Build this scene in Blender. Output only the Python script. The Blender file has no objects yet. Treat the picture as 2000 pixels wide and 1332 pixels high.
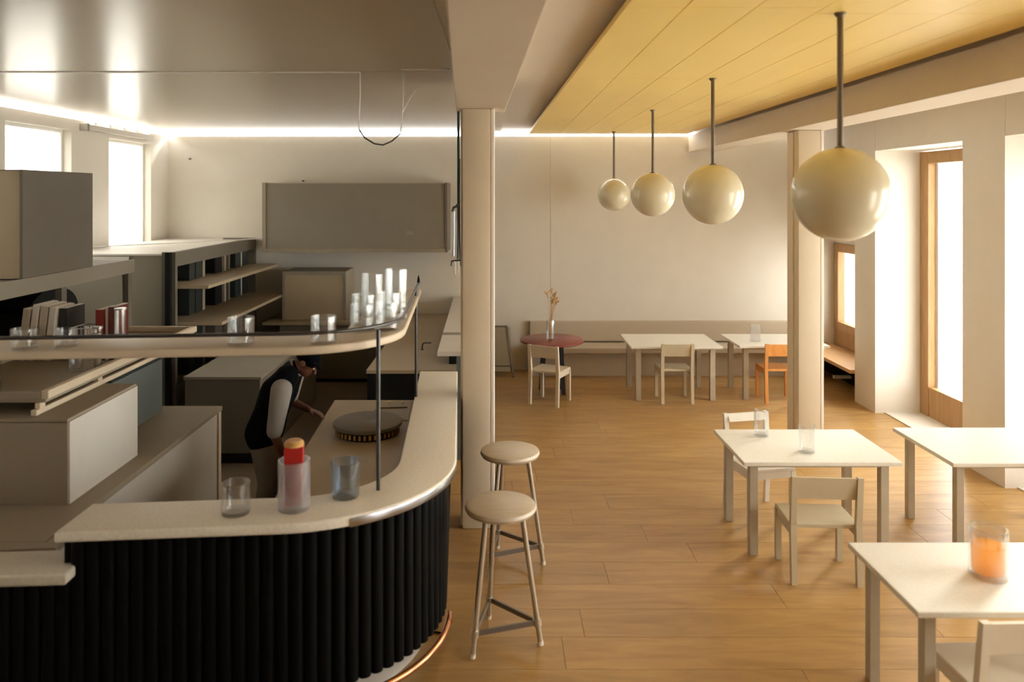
import bpy, bmesh, math, random
from mathutils import Vector, Matrix, Euler

R = math.radians
PI = math.pi
scene = bpy.context.scene
col = scene.collection
random.seed(7)

# ------------------------------------------------------------------ camera
cam_data = bpy.data.cameras.new('camera')
cam = bpy.data.objects.new('camera', cam_data)
col.objects.link(cam)
cam.location = (0, 0, 2.8)
cam.rotation_euler = (R(90), 0, 0)
cam_data.sensor_width = 36
cam_data.lens = 27.0
cam_data.shift_x = 0.0135
cam_data.shift_y = -0.143
cam_data.clip_start = 0.02
cam_data.clip_end = 200
cam_data.dof.use_dof = True
cam_data.dof.focus_distance = 7.5
cam_data.dof.aperture_fstop = 1.3
scene.camera = cam

# ------------------------------------------------------------------ world: even white daylight
world = bpy.data.worlds.new('daylight')
scene.world = world
world.use_nodes = True
wn = world.node_tree.nodes
wn['Background'].inputs['Color'].default_value = (1.0, 0.982, 0.955, 1)
wn['Background'].inputs['Strength'].default_value = 9.0

# ------------------------------------------------------------------ low hazy sun from beyond the tall windows
sun_data = bpy.data.lights.new('sun', 'SUN')
sun_data.energy = 3.6
sun_data.angle = math.radians(14)
sun_data.color = (1.0, 0.95, 0.86)
sun = bpy.data.objects.new('sun', sun_data)
col.objects.link(sun)
sun.rotation_euler = Vector((-0.72, -0.66, -0.46)).to_track_quat('-Z', 'Y').to_euler()

# ------------------------------------------------------------------ view
vs = scene.view_settings
vs.view_transform = 'Standard'
vs.look = 'None'
vs.gamma = 1.0
vs.use_curve_mapping = False
vs.exposure = 0.7
scene.cycles.max_bounces = 14
scene.cycles.diffuse_bounces = 8
scene.cycles.glossy_bounces = 5
scene.cycles.transparent_max_bounces = 24
scene.cycles.caustics_reflective = False
scene.cycles.caustics_refractive = False
scene.cycles.use_denoising = True
scene.cycles.sample_clamp_indirect = 6.0


# ================================================================== materials
def srgb(r, g, b):
    def f(c):
        c /= 255.0
        return c / 12.92 if c <= 0.04045 else ((c + 0.055) / 1.055) ** 2.4
    return (f(r), f(g), f(b), 1.0)


M = {}


def mat(name, rgb, rough=0.6, metal=0.0, grain=0.0, scale=30.0, stretch=(1, 1, 1), bump=0.0, spec=0.5, coat=0.0):
    """principled material with an object-space noise that varies colour and gives fine relief"""
    m = bpy.data.materials.new(name)
    m.use_nodes = True
    nt = m.node_tree
    b = nt.nodes['Principled BSDF']
    c = srgb(*rgb)
    b.inputs['Base Color'].default_value = c
    b.inputs['Roughness'].default_value = rough
    b.inputs['Metallic'].default_value = metal
    b.inputs['Specular IOR Level'].default_value = spec
    b.inputs['Coat Weight'].default_value = coat
    if grain or bump:
        geo = nt.nodes.new('ShaderNodeNewGeometry')
        mp = nt.nodes.new('ShaderNodeMapping')
        mp.inputs['Scale'].default_value = stretch
        nz = nt.nodes.new('ShaderNodeTexNoise')
        nz.inputs['Scale'].default_value = scale
        nz.inputs['Detail'].default_value = 4
        nt.links.new(geo.outputs['Position'], mp.inputs['Vector'])
        nt.links.new(mp.outputs['Vector'], nz.inputs['Vector'])
        if grain:
            rmp = nt.nodes.new('ShaderNodeValToRGB')
            rmp.color_ramp.elements[0].position = 0.3
            rmp.color_ramp.elements[1].position = 0.7
            rmp.color_ramp.elements[0].color = tuple(x * (1 - grain) for x in c[:3]) + (1,)
            rmp.color_ramp.elements[1].color = tuple(min(1, x * (1 + grain)) for x in c[:3]) + (1,)
            nt.links.new(nz.outputs['Fac'], rmp.inputs['Fac'])
            nt.links.new(rmp.outputs['Color'], b.inputs['Base Color'])
        if bump:
            bp = nt.nodes.new('ShaderNodeBump')
            bp.inputs['Strength'].default_value = bump
            bp.inputs['Distance'].default_value = 0.01
            nt.links.new(nz.outputs['Fac'], bp.inputs['Height'])
            nt.links.new(bp.outputs['Normal'], b.inputs['Normal'])
    M[name] = m
    return m


def wood(name, rgb, rgb2, stretch, rough=0.4, vary=0.12, bump=0.04):
    m = bpy.data.materials.new(name)
    m.use_nodes = True
    nt = m.node_tree
    b = nt.nodes['Principled BSDF']
    geo = nt.nodes.new('ShaderNodeNewGeometry')
    oi = nt.nodes.new('ShaderNodeObjectInfo')
    ad = nt.nodes.new('ShaderNodeVectorMath')
    ad.operation = 'ADD'
    sc_ = nt.nodes.new('ShaderNodeMath')
    sc_.operation = 'MULTIPLY'
    sc_.inputs[1].default_value = 37.0
    nt.links.new(oi.outputs['Random'], sc_.inputs[0])
    nt.links.new(geo.outputs['Position'], ad.inputs[0])
    nt.links.new(sc_.outputs[0], ad.inputs[1])
    mp = nt.nodes.new('ShaderNodeMapping')
    mp.inputs['Scale'].default_value = stretch
    nt.links.new(ad.outputs[0], mp.inputs['Vector'])
    nz = nt.nodes.new('ShaderNodeTexNoise')
    nz.inputs['Scale'].default_value = 5.0
    nz.inputs['Detail'].default_value = 6
    nz.inputs['Roughness'].default_value = 0.6
    nz.inputs['Distortion'].default_value = 0.8
    nt.links.new(mp.outputs['Vector'], nz.inputs['Vector'])
    rmp = nt.nodes.new('ShaderNodeValToRGB')
    rmp.color_ramp.elements[0].position = 0.3
    rmp.color_ramp.elements[1].position = 0.72
    rmp.color_ramp.elements[0].color = srgb(*rgb2)
    rmp.color_ramp.elements[1].color = srgb(*rgb)
    nt.links.new(nz.outputs['Fac'], rmp.inputs['Fac'])
    hs = nt.nodes.new('ShaderNodeHueSaturation')
    mr = nt.nodes.new('ShaderNodeMapRange')
    mr.inputs['To Min'].default_value = 1 - vary
    mr.inputs['To Max'].default_value = 1 + vary
    nt.links.new(oi.outputs['Random'], mr.inputs['Value'])
    nt.links.new(mr.outputs['Result'], hs.inputs['Value'])
    nt.links.new(rmp.outputs['Color'], hs.inputs['Color'])
    nt.links.new(hs.outputs['Color'], b.inputs['Base Color'])
    b.inputs['Roughness'].default_value = rough
    bp = nt.nodes.new('ShaderNodeBump')
    bp.inputs['Strength'].default_value = bump
    bp.inputs['Distance'].default_value = 0.01
    nt.links.new(nz.outputs['Fac'], bp.inputs['Height'])
    nt.links.new(bp.outputs['Normal'], b.inputs['Normal'])
    M[name] = m
    return m


def glass(name, rgb=(245, 248, 248), gloss=0.1, rough=0.02, haze=0.0):
    """thin clear shell: lets light straight through, mirrors at grazing angles"""
    m = bpy.data.materials.new(name)
    m.use_nodes = True
    nt = m.node_tree
    nt.nodes.remove(nt.nodes['Principled BSDF'])
    out = nt.nodes['Material Output']
    tr = nt.nodes.new('ShaderNodeBsdfTransparent')
    tr.inputs['Color'].default_value = srgb(*rgb)
    gl = nt.nodes.new('ShaderNodeBsdfGlossy')
    gl.inputs['Roughness'].default_value = rough
    lw = nt.nodes.new('ShaderNodeLayerWeight')
    lw.inputs['Blend'].default_value = 0.35
    mr = nt.nodes.new('ShaderNodeMapRange')
    mr.inputs['To Min'].default_value = gloss
    mr.inputs['To Max'].default_value = 0.6
    nt.links.new(lw.outputs['Facing'], mr.inputs['Value'])
    mx = nt.nodes.new('ShaderNodeMixShader')
    nt.links.new(mr.outputs['Result'], mx.inputs['Fac'])
    nt.links.new(tr.outputs[0], mx.inputs[1])
    nt.links.new(gl.outputs[0], mx.inputs[2])
    last = mx
    if haze:
        df = nt.nodes.new('ShaderNodeBsdfTranslucent')
        d2 = nt.nodes.new('ShaderNodeBsdfDiffuse')
        ds = nt.nodes.new('ShaderNodeMixShader')
        nt.links.new(df.outputs[0], ds.inputs[1])
        nt.links.new(d2.outputs[0], ds.inputs[2])
        last = nt.nodes.new('ShaderNodeMixShader')
        last.inputs['Fac'].default_value = haze
        nt.links.new(mx.outputs[0], last.inputs[1])
        nt.links.new(ds.outputs[0], last.inputs[2])
    nt.links.new(last.outputs[0], out.inputs['Surface'])
    M[name] = m
    return m


mat('wall', (221, 215, 203), 0.75, grain=0.02, scale=3)
mat('yard_wall', (205, 203, 198), 0.8, grain=0.03, scale=1.5)
mat('wall_out', (235, 233, 228), 0.8)
mat('ceiling_white', (214, 204, 188), 0.6, grain=0.015, scale=2)
mat('ceiling_gloss', (178, 164, 142), 0.24, spec=0.4, bump=0.012, scale=4, stretch=(0.3, 2.5, 1))
mat('beam', (206, 192, 170), 0.65, grain=0.015, scale=3)
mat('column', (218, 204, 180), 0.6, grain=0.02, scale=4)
mat('column_lit_edge', (238, 232, 222), 0.5)
mat('yellow', (247, 216, 124), 0.38, grain=0.03, scale=2.2, stretch=(2, 0.4, 1))
mat('leak_hanger_white', (240, 238, 232), 0.4)
mat('kitchen_floor', (112, 98, 82), 0.5, grain=0.05, scale=5)
mat('marble', (236, 229, 212), 0.42, grain=0.07, scale=60, bump=0.12)
mat('marble_low', (210, 202, 184), 0.45, grain=0.07, scale=50, bump=0.1)
mat('black_flute', (7, 7, 6), 0.6, spec=.1, grain=0.15, scale=8, stretch=(6, 6, .4))
mat('steel', (176, 180, 186), 0.22, metal=1.0)
mat('dark_steel', (92, 92, 92), 0.35, metal=0.9)
mat('copper', (214, 150, 110), 0.25, metal=1.0)
mat('grey_board', (136, 128, 112), 0.6, grain=0.03, scale=4)
mat('grey_board_dark', (104, 97, 84), 0.6, grain=0.03, scale=4)
mat('board_light', (206, 200, 188), 0.55, grain=0.02, scale=5)
mat('taupe', (152, 140, 119), 0.6, grain=0.03, scale=4)
mat('tan_board', (162, 146, 119), 0.55, grain=0.03, scale=4)
mat('shelf_cream', (212, 196, 170), 0.45, grain=0.03, scale=6)
mat('charcoal', (24, 24, 23), 0.6, spec=.15)
mat('deep_green', (34, 42, 40), 0.45)
mat('teal_box', (96, 104, 102), 0.5)
mat('table_white', (226, 222, 210), 0.5, grain=0.04, scale=70, bump=0.12)
mat('table_leg', (178, 168, 148), 0.6, grain=0.04, scale=9)
mat('chair_white', (226, 220, 206), 0.55, grain=0.03, scale=10)
mat('chair_greige', (192, 180, 152), 0.55, grain=0.03, scale=10)
mat('chair_cream', (214, 204, 184), 0.55, grain=0.03, scale=10)
wood('orange_wood', (226, 164, 92), (206, 138, 70), (4, 4, .6), 0.5)
mat('stool_seat', (206, 192, 170), 0.35, grain=0.05, scale=8, stretch=(1, 4, 1))
mat('stool_metal', (196, 186, 168), 0.28, metal=0.75)
mat('stool_bar', (120, 112, 104), 0.4, metal=0.5)
mat('red_top', (134, 66, 54), 0.35, grain=0.05, scale=9)
mat('navy', (26, 28, 38), 0.5)
mat('bench', (186, 172, 150), 0.6, grain=0.02, scale=5)
mat('globe', (212, 204, 176), 0.27, grain=0.01, scale=2, coat=0.25)
mat('rod', (112, 100, 84), 0.4, metal=0.4)
wood('window_wood', (184, 146, 98), (160, 122, 76), (5, 5, .5), 0.5)
wood('bench_wood', (222, 182, 134), (200, 156, 106), (6, .6, 3), 0.5)
wood('floor_wood', (186, 148, 90), (158, 120, 68), (.3, 2.0, 1), 0.33, vary=0.06, bump=0.03)
mat('floor_gap', (120, 84, 46), 0.7)
glass('pane', (250, 251, 250), gloss=0.03)
glass('clear', (254, 255, 255), gloss=0.05, rough=0.05, haze=.02)
glass('clear_blue', (228, 236, 243), gloss=0.05, rough=0.05, haze=.015)
glass('frosted', (246, 245, 247), gloss=0.06, rough=0.2, haze=.2)
mat('amber', (255, 190, 50), 0.1)
nt_ = M['amber'].node_tree
tl_ = nt_.nodes.new('ShaderNodeBsdfTranslucent')
tl_.inputs['Color'].default_value = srgb(255, 198, 66)
tp_ = nt_.nodes.new('ShaderNodeBsdfTransparent')
tp_.inputs['Color'].default_value = srgb(255, 206, 110)
m1_ = nt_.nodes.new('ShaderNodeMixShader')
m2_ = nt_.nodes.new('ShaderNodeMixShader')
m2_.inputs['Fac'].default_value = .45
nt_.links.new(nt_.nodes['Principled BSDF'].outputs[0], m1_.inputs[1])
nt_.links.new(tl_.outputs[0], m1_.inputs[2])
nt_.links.new(m1_.outputs[0], m2_.inputs[1])
nt_.links.new(tp_.outputs[0], m2_.inputs[2])
nt_.links.new(m2_.outputs[0], nt_.nodes['Material Output'].inputs['Surface'])
mat('label_red', (176, 30, 24), 0.5)
mat('label_gold', (206, 158, 92), 0.4)
mat('label_pink', (156, 58, 64), 0.5)
mat('wine', (92, 26, 26), 0.3)
mat('book_white', (206, 198, 184), 0.7)
mat('book_cream', (180, 168, 146), 0.7)
mat('book_red', (124, 30, 26), 0.6)
mat('book_black', (26, 24, 22), 0.6)
mat('wire', (168, 166, 160), 0.35, metal=0.7)
mat('cord_white', (226, 224, 218), 0.5)
mat('cord_dark', (48, 46, 46), 0.5)
mat('strap_teal', (24, 66, 72), 0.6)
mat('dried', (206, 166, 104), 0.8, grain=0.1, scale=30)
mat('skin', (92, 54, 38), 0.5, grain=0.04, scale=20)
mat('shirt', (140, 132, 122), 0.8, grain=0.02, scale=30)
mat('vest', (7, 7, 8), 0.85, spec=.08)
mat('trousers', (128, 120, 112), 0.85, grain=0.04, scale=30)
mat('cap', (7, 7, 8), 0.85, spec=.08)
mat('eye_white', (225, 220, 212), 0.3)
mat('shoe', (30, 28, 27), 0.5)
mat('brass', (196, 152, 84), 0.35, metal=0.7)
mat('speck', (70, 64, 58), 0.7)


# ================================================================== mesh helpers
def bx(bm, x0, x1, y0, y1, z0, z1):
    v = [bm.verts.new(p) for p in ((x0, y0, z0), (x1, y0, z0), (x1, y1, z0), (x0, y1, z0),
                                   (x0, y0, z1), (x1, y0, z1), (x1, y1, z1), (x0, y1, z1))]
    for f in ((0, 3, 2, 1), (4, 5, 6, 7), (0, 1, 5, 4), (1, 2, 6, 5), (2, 3, 7, 6), (3, 0, 4, 7)):
        bm.faces.new([v[i] for i in f])
    return bm


def box(x0, x1, y0, y1, z0, z1, bev=0.0, seg=2):
    bm = bmesh.new()
    bx(bm, x0, x1, y0, y1, z0, z1)
    if bev:
        bmesh.ops.bevel(bm, geom=bm.edges[:], offset=bev, segments=seg, affect='EDGES', profile=0.5)
    return bm


def prism(outline, z0, z1, bev=0.0, seg=2):
    """outline: list of (x, y), counter-clockwise"""
    bm = bmesh.new()
    lo = [bm.verts.new((x, y, z0)) for x, y in outline]
    hi = [bm.verts.new((x, y, z1)) for x, y in outline]
    n = len(outline)
    bm.faces.new(lo[::-1])
    top = bm.faces.new(hi)
    for i in range(n):
        bm.faces.new((lo[i], lo[(i + 1) % n], hi[(i + 1) % n], hi[i]))
    bmesh.ops.recalc_face_normals(bm, faces=bm.faces[:])
    if bev:
        ed = [e for e in bm.edges if abs(e.verts[0].co.z - e.verts[1].co.z) < 1e-6]
        bmesh.ops.bevel(bm, geom=ed, offset=bev, segments=seg, affect='EDGES', profile=0.5)
    return bm


def lathe(profile, n=32, bm=None, center=(0, 0, 0), closed=True):
    """profile: (r, z) from bottom to top"""
    bm = bm or bmesh.new()
    rings = []
    for r, z in profile:
        if r < 1e-6:
            rings.append([bm.verts.new((center[0], center[1], center[2] + z))])
        else:
            rings.append([bm.verts.new((center[0] + r * math.cos(2 * PI * k / n), center[1] + r * math.sin(2 * PI * k / n), center[2] + z)) for k in range(n)])
    for a, b in zip(rings[:-1], rings[1:]):
        for k in range(n):
            k2 = (k + 1) % n
            if len(a) == 1 and len(b) == 1:
                continue
            if len(a) == 1:
                bm.faces.new((a[0], b[k2], b[k]))
            elif len(b) == 1:
                bm.faces.new((a[k], a[k2], b[0]))
            else:
                bm.faces.new((a[k], a[k2], b[k2], b[k]))
    if closed:
        if len(rings[0]) > 1:
            bm.faces.new(rings[0][::-1])
        if len(rings[-1]) > 1:
            bm.faces.new(rings[-1])
    bmesh.ops.recalc_face_normals(bm, faces=bm.faces[:])
    return bm


def tube(pts, r, n=10, bm=None, r2=None):
    """round tube along a polyline; r may taper to r2"""
    bm = bm or bmesh.new()
    pts = [Vector(p) for p in pts]
    rings = []
    up = None
    for i, p in enumerate(pts):
        d = (pts[min(i + 1, len(pts) - 1)] - pts[max(i - 1, 0)]).normalized()
        if up is None:
            up = Vector((0, 0, 1)) if abs(d.z) < 0.9 else Vector((1, 0, 0))
        a = d.cross(up).normalized()
        b = a.cross(d).normalized()
        up = b
        rr = r if r2 is None else r + (r2 - r) * i / (len(pts) - 1)
        rings.append([bm.verts.new(p + a * rr * math.cos(2 * PI * k / n) + b * rr * math.sin(2 * PI * k / n)) for k in range(n)])
    for ra, rb in zip(rings[:-1], rings[1:]):
        for k in range(n):
            bm.faces.new((ra[k], ra[(k + 1) % n], rb[(k + 1) % n], rb[k]))
    bm.faces.new(rings[0][::-1])
    bm.faces.new(rings[-1])
    bmesh.ops.recalc_face_normals(bm, faces=bm.faces[:])
    return bm


def bar(p, q, w, h, bm=None):
    """rectangular bar between two points, w across, h upright"""
    bm = bm or bmesh.new()
    p, q = Vector(p), Vector(q)
    d = (q - p).normalized()
    up = Vector((0, 0, 1)) if abs(d.z) < 0.95 else Vector((0, 1, 0))
    a = d.cross(up).normalized() * w / 2
    b = a.cross(d).normalized() * h / 2
    v = [bm.verts.new(c + s * a + t * b) for c in (p, q) for s, t in ((-1, -1), (1, -1), (1, 1), (-1, 1))]
    for f in ((0, 1, 2, 3), (7, 6, 5, 4), (0, 4, 5, 1), (1, 5, 6, 2), (2, 6, 7, 3), (3, 7, 4, 0)):
        bm.faces.new([v[i] for i in f])
    bmesh.ops.recalc_face_normals(bm, faces=bm.faces[:])
    return bm


def mesh_of(name, bm, m, smooth=None):
    me = bpy.data.meshes.new(name)
    bm.to_mesh(me)
    bm.free()
    if m:
        me.materials.append(M[m])
    if smooth is not None:
        for p in me.polygons:
            p.use_smooth = True
        me.set_sharp_from_angle(angle=R(smooth))
    return me


def link(name, me, parent=None, loc=None, rot=None, world=False):
    o = bpy.data.objects.new(name, me)
    col.objects.link(o)
    if parent:
        o.parent = parent
        if world:
            inv = Matrix.Identity(4)
            p = parent
            mw = Matrix.Identity(4)
            chain = []
            while p:
                chain.append(p)
                p = p.parent
            for p in reversed(chain):
                mw = mw @ p.matrix_parent_inverse @ Matrix.LocRotScale(p.location, p.rotation_euler, p.scale)
            o.matrix_parent_inverse = mw.inverted()
    if loc is not None:
        o.location = loc
    if rot is not None:
        o.rotation_euler = rot
    return o


def part(name, bm, m, parent, smooth=None, world=False, label=None):
    o = link(name, mesh_of(name, bm, m, smooth), parent, world=world)
    if label:
        o['label'] = label
    return o


def tag(o, label, cat, group=None):
    o['label'] = label
    o['category'] = cat
    if group:
        o['group'] = group
    return o


def thing(name, label, cat, loc=(0, 0, 0), rz=0.0, group=None):
    o = bpy.data.objects.new(name, None)
    o.empty_display_size = 0.1
    col.objects.link(o)
    o.location = loc
    o.rotation_euler = (0, 0, rz)
    return tag(o, label, cat, group)


def solo(name, bm, m, label, cat, smooth=None, group=None):
    return tag(link(name, mesh_of(name, bm, m, smooth)), label, cat, group)


def struct(name, bm, m, label=None, smooth=None, parent=None):
    o = link(name, mesh_of(name, bm, m, smooth), parent)
    o['kind'] = 'structure'
    if label:
        o['label'] = label
    return o


# ================================================================== the room shell
# ---- dining floor: wide planks running across the room
FX0, FX1, FY0, FY1 = -0.62, 5.4, -2.4, 12.3
floor = struct('floor', box(-5.5, FX1, FY0, FY1 + .1, -0.12, -0.03), 'floor_gap', 'brown wooden plank floor of the dining side')
plank_me = mesh_of('plank', box(0, 1, 0, 1, -0.03, 0.0), 'floor_wood')
pw = 0.33
rnd = random.Random(3)
y = FY0
while y < FY1 - 0.02:
    y2 = min(y + pw, FY1)
    x = FX0
    first = True
    while x < FX1 - 0.01:
        ln = rnd.uniform(0.6, 2.6) if first else rnd.uniform(2.2, 3.4)
        first = False
        x2 = min(x + ln, FX1)
        if FX1 - x2 < 0.5:
            x2 = FX1
        o = link('plank', plank_me, floor)
        o.location = (x, y, 0)
        o.scale = (x2 - x - 0.003, y2 - y - 0.003, 1)
        x = x2
    y = y2
struct('floor_kitchen', box(-5.3, FX0 - .002, FY0, FY1, -0.03, 0.0), 'kitchen_floor', 'dull brown floor of the kitchen aisle')

# ---- back wall, two boards with an upright joint, daylight slit above
wb = struct('wall_back', box(-5.6, 5.8, 12.36, 12.42, -0.1, 3.73), 'wall', 'pale back wall')
part('wall_panel', box(-5.29, 0.834, 12.3, 12.36, 0, 3.735), 'wall', wb)
part('wall_panel', box(0.838, 5.4, 12.3, 12.36, 0, 3.735), 'wall', wb)


def wall_along_y(x0, x1, y0, y1, z0, z1, holes):
    """one wall mesh, boxes around rectangular openings (ya, yb, za, zb) sorted by y"""
    bm = bmesh.new()
    yy = y0
    for ya, yb, za, zb in holes:
        bx(bm, x0, x1, yy, ya, z0, z1)
        if za > z0:
            bx(bm, x0, x1, ya, yb, z0, za)
        if zb < z1:
            bx(bm, x0, x1, ya, yb, zb, z1)
        yy = yb
    bx(bm, x0, x1, yy, y1, z0, z1)
    return bm


# ---- left wall with high openings
LW = [(5.3, 6.9, 1.98, 3.58), (8.24, 9.52, 1.98, 3.6), (10.44, 11.7, 1.98, 3.57)]
struct('wall_left', wall_along_y(-5.5, -5.29, FY0, 12.36, -0.1, 3.74, LW), 'wall', 'pale kitchen wall with high openings')
for k, (ya, yb, za, zb) in enumerate(LW):
    w = struct('window_%d' % (k + 1), box(-5.44, -5.43, ya, yb, za, zb), 'pane', 'high kitchen window with a pale frame')
    bm = bmesh.new()
    t = .035
    bx(bm, -5.47, -5.40, ya, yb, za, za + t)
    bx(bm, -5.47, -5.40, ya, yb, zb - t, zb)
    bx(bm, -5.47, -5.40, ya, ya + t, za + t, zb - t)
    bx(bm, -5.47, -5.40, yb - t, yb, za + t, zb - t)
    part('window_frame', bm, 'wall_out', w)

# weathered yard wall and ground outside
struct('wall_exterior', box(-7.7, -7.5, -4, 18, -1, 5.0), 'yard_wall', 'pale grey yard wall outside the kitchen windows')
struct('ground_exterior', box(-25, 25, -20, 30, -1.05, -1.0), 'wall_out', 'pale ground outside')

# ---- right wall: deep piers, niches, lintels
XI, XG, XO = 4.83, 5.4, 5.7
piers = [(-2.4, -1.9), (-1.9, 0.3), (2.3, 2.95), (4.85, 5.45), (7.32, 7.99), (9.84, 10.4)]
wr = struct('wall_right', box(XI, XO, -2.4, -1.9, 0, 3.95), 'wall', 'pale right hand wall with deep window niches')
for a, b in piers[1:]:
    part('pier', box(XI, XO, a, b, 0, 3.95), 'wall', wr)
spans = [(0.3, 2.3), (2.95, 4.85), (5.45, 7.32), (7.99, 9.84)]  # first span: unseen window added to brighten the bar top and near tables
for a, b in spans:
    part('lintel', box(XI + .002, XO, a + .003, b - .003, 3.36, 3.95), 'wall', wr)
    part('sill', box(XI + .12, XO, a, b, -0.03, 0.012), 'wall', wr)
# far niche: solid wall with a smaller window above a bench
bm = wall_along_y(XG, XO, 10.4, 12.36, 0, 3.95, [(10.6, 12.2, 0.7, 2.0)])
part('niche_wall', bm, 'wall', wr)
part('lintel', box(XI + .002, XG, 10.403, 12.3, 3.36, 3.95), 'wall', wr)


def big_window(n, ya, yb):
    w = struct('window_%d' % n, box(XG + .05, XG + .06, ya + .18, yb - .18, .38, 3.19), 'pane', 'tall wooden framed window in a deep niche')
    zt = 3.34
    part('stile', box(XG, XG + .1, ya, ya + .19, 0.012, zt, .006), 'window_wood', w)
    part('stile', box(XG, XG + .1, yb - .19, yb, 0.012, zt, .006), 'window_wood', w)
    part('top_rail', box(XG, XG + .1, ya + .19, yb - .19, 3.19, zt, .006), 'window_wood', w)
    part('bottom_panel', box(XG + .01, XG + .09, ya + .19, yb - .19, 0.012, .38, .006), 'window_wood', w)
    part('inner_frame', box(XG + .1, XG + .14, yb - .24, yb, .3, 3.3), 'wall_out', w)
    return w


for k, (a, b) in enumerate(spans):
    big_window(4 + k, a, b)
w = struct('window_8', box(XG + .05, XG + .06, 10.7, 12.1, .8, 1.9), 'pane', 'smaller wooden framed window above the corner bench')
part('stile', box(XG - .05, XG + .06, 10.6, 10.72, .68, 2.03, .005), 'window_wood', w)
part('stile', box(XG - .05, XG + .06, 12.1, 12.25, .68, 2.03, .005), 'window_wood', w)
part('top_rail', box(XG - .05, XG + .06, 10.72, 12.1, 1.9, 2.03, .005), 'window_wood', w)
part('bottom_rail', box(XG - .05, XG + .06, 10.72, 12.1, .68, .8, .005), 'window_wood', w)
part('lower_panel', box(XG - .03, XG, 10.45, 12.28, .42, .68, .004), 'window_wood', w)

# ---- wall behind the viewer
struct('wall_front', box(-5.6, 5.8, -2.5, -2.4, -0.1, 3.9), 'wall', 'pale wall closing the room')

# ---- ceilings
struct('ceiling', box(0.05, 4.95, -2.4, 12.27, 3.83, 3.87), 'ceiling_white', 'white dining ceiling')
kc = struct('ceiling_kitchen', box(-5.265, 0.05, -2.4, 12.27, 3.802, 3.86), 'ceiling_white', 'shiny grey kitchen ceiling')
part('ceiling_panel', box(-5.265, -.33, -2.4, 6.19, 3.79, 3.802), 'ceiling_gloss', kc)
part('ceiling_panel', box(-5.265, -.33, 6.21, 12.27, 3.79, 3.802), 'ceiling_gloss', kc)
part('leak_light_strip', box(-5.15, -1.115, 6.185, 6.215, 3.783, 3.79), 'leak_hanger_white', kc)  # white strips stand in for daylight leaking along the panel joint
part('leak_light_strip', box(-.765, -.385, 6.05, 6.07, 3.784, 3.79), 'leak_hanger_white', kc)

# ---- beams (the left one drifts a little to the right towards the viewer)
bm = prism([(-.12, 1.2), (.24, 1.2), (.055, 6.75), (-.37, 6.75)], 3.52, 3.86, .006)
struct('beam_left', bm, 'beam', 'broad pale ceiling beam over the bar end column')
struct('beam_right', box(3.04, 3.46, -2.4, 12.28, 3.48, 3.74, .006), 'beam', 'long pale ceiling beam beside the yellow ceiling')
part('upstand', box(3.1, 3.40, -2.4, 12.1, 3.74, 3.86), 'beam', bpy.data.objects['beam_right'])

# ---- yellow board ceiling
yc = thing('yellow_ceiling', 'yellow painted board ceiling panel hung below the white dining ceiling', 'ceiling panel', (1.7, 6, 3.75))
yc['kind'] = 'structure'
ex = [None, .95, 1.31, 1.66, 2.0, 2.36, 2.68, 2.97]


def left_edge(yv):
    return .475 + (12.05 - yv) * .0215


for i in range(7):
    cuts = [1.0, 3.9, 6.28, 8.64, 12.05]
    if i >= 3:
        cuts = [1.0, 4.03, 8.64, 12.05]
    for ya, yb in zip(cuts[:-1], cuts[1:]):
        g = .0025
        xa0, xa1 = (left_edge(ya), left_edge(yb)) if i == 0 else (ex[i] + g, ex[i] + g)
        xb = ex[i + 1] - g
        part('ceiling_board', prism([(xa0, ya + g), (xb, ya + g), (xb, yb - g), (xa1, yb - g)], 3.75, 3.785), 'yellow', yc, world=True)
for yb in (1.5, 4.6, 7.6, 10.8):
    part('batten', box(.9, 2.9, yb, yb + .06, 3.785, 3.83), 'rod', yc, world=True)

# ---- columns
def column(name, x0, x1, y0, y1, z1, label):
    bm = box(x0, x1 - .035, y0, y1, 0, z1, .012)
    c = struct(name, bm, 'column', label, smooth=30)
    part('lit_edge_strip', box(x1 - .034, x1, y0 + .004, y1 - .004, 0, z1, .008), 'column_lit_edge', c)  # paler colour paints window light onto the right edge
    return c


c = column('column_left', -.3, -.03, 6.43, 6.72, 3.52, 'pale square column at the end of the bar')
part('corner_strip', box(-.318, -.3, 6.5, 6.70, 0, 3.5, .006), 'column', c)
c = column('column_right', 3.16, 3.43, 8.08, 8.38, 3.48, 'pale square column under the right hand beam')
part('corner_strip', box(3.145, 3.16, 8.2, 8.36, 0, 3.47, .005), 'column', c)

# ================================================================== the bar
BO = Vector((-2.236, 3.864))         # left end of the outer edge
A1 = math.atan2(.085, 1.0)           # front run
A2 = math.atan2(1.0, -.05)           # return run
D1 = Vector((math.cos(A1), math.sin(A1)))
D2 = Vector((math.cos(A2), math.sin(A2)))
P2 = Vector((-.272, 5.1))            # a point of the return's outer edge
RAD = .95


def isect(p, d, q, e):
    den = d.x * e.y - d.y * e.x
    t = ((q.x - p.x) * e.y - (q.y - p.y) * e.x) / den
    return p + d * t


def bar_path(d, x_start=-2.236, y_end=7.4, n=18):
    """outer edge of the bar set back by d towards the kitchen: front run, round corner, return"""
    n1 = Vector((-D1.y, D1.x))
    n2 = Vector((-D2.y, D2.x))
    p = BO + n1 * d
    q = P2 + n2 * d
    c = isect(p, D1, q, D2)
    r = RAD - d
    turn = A2 - A1
    tl = r * math.tan(turn / 2)
    s = c - D1 * tl
    ctr = s + n1 * r
    start = p + D1 * ((x_start - p.x) / D1.x)
    end = q + D2 * ((y_end - q.y) / D2.y)
    pts = [start]
    for k in range(n + 1):
        a = A1 - PI / 2 + turn * k / n
        pts.append(ctr + Vector((math.cos(a), math.sin(a))) * r)
    pts.append(end)
    return pts


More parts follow.
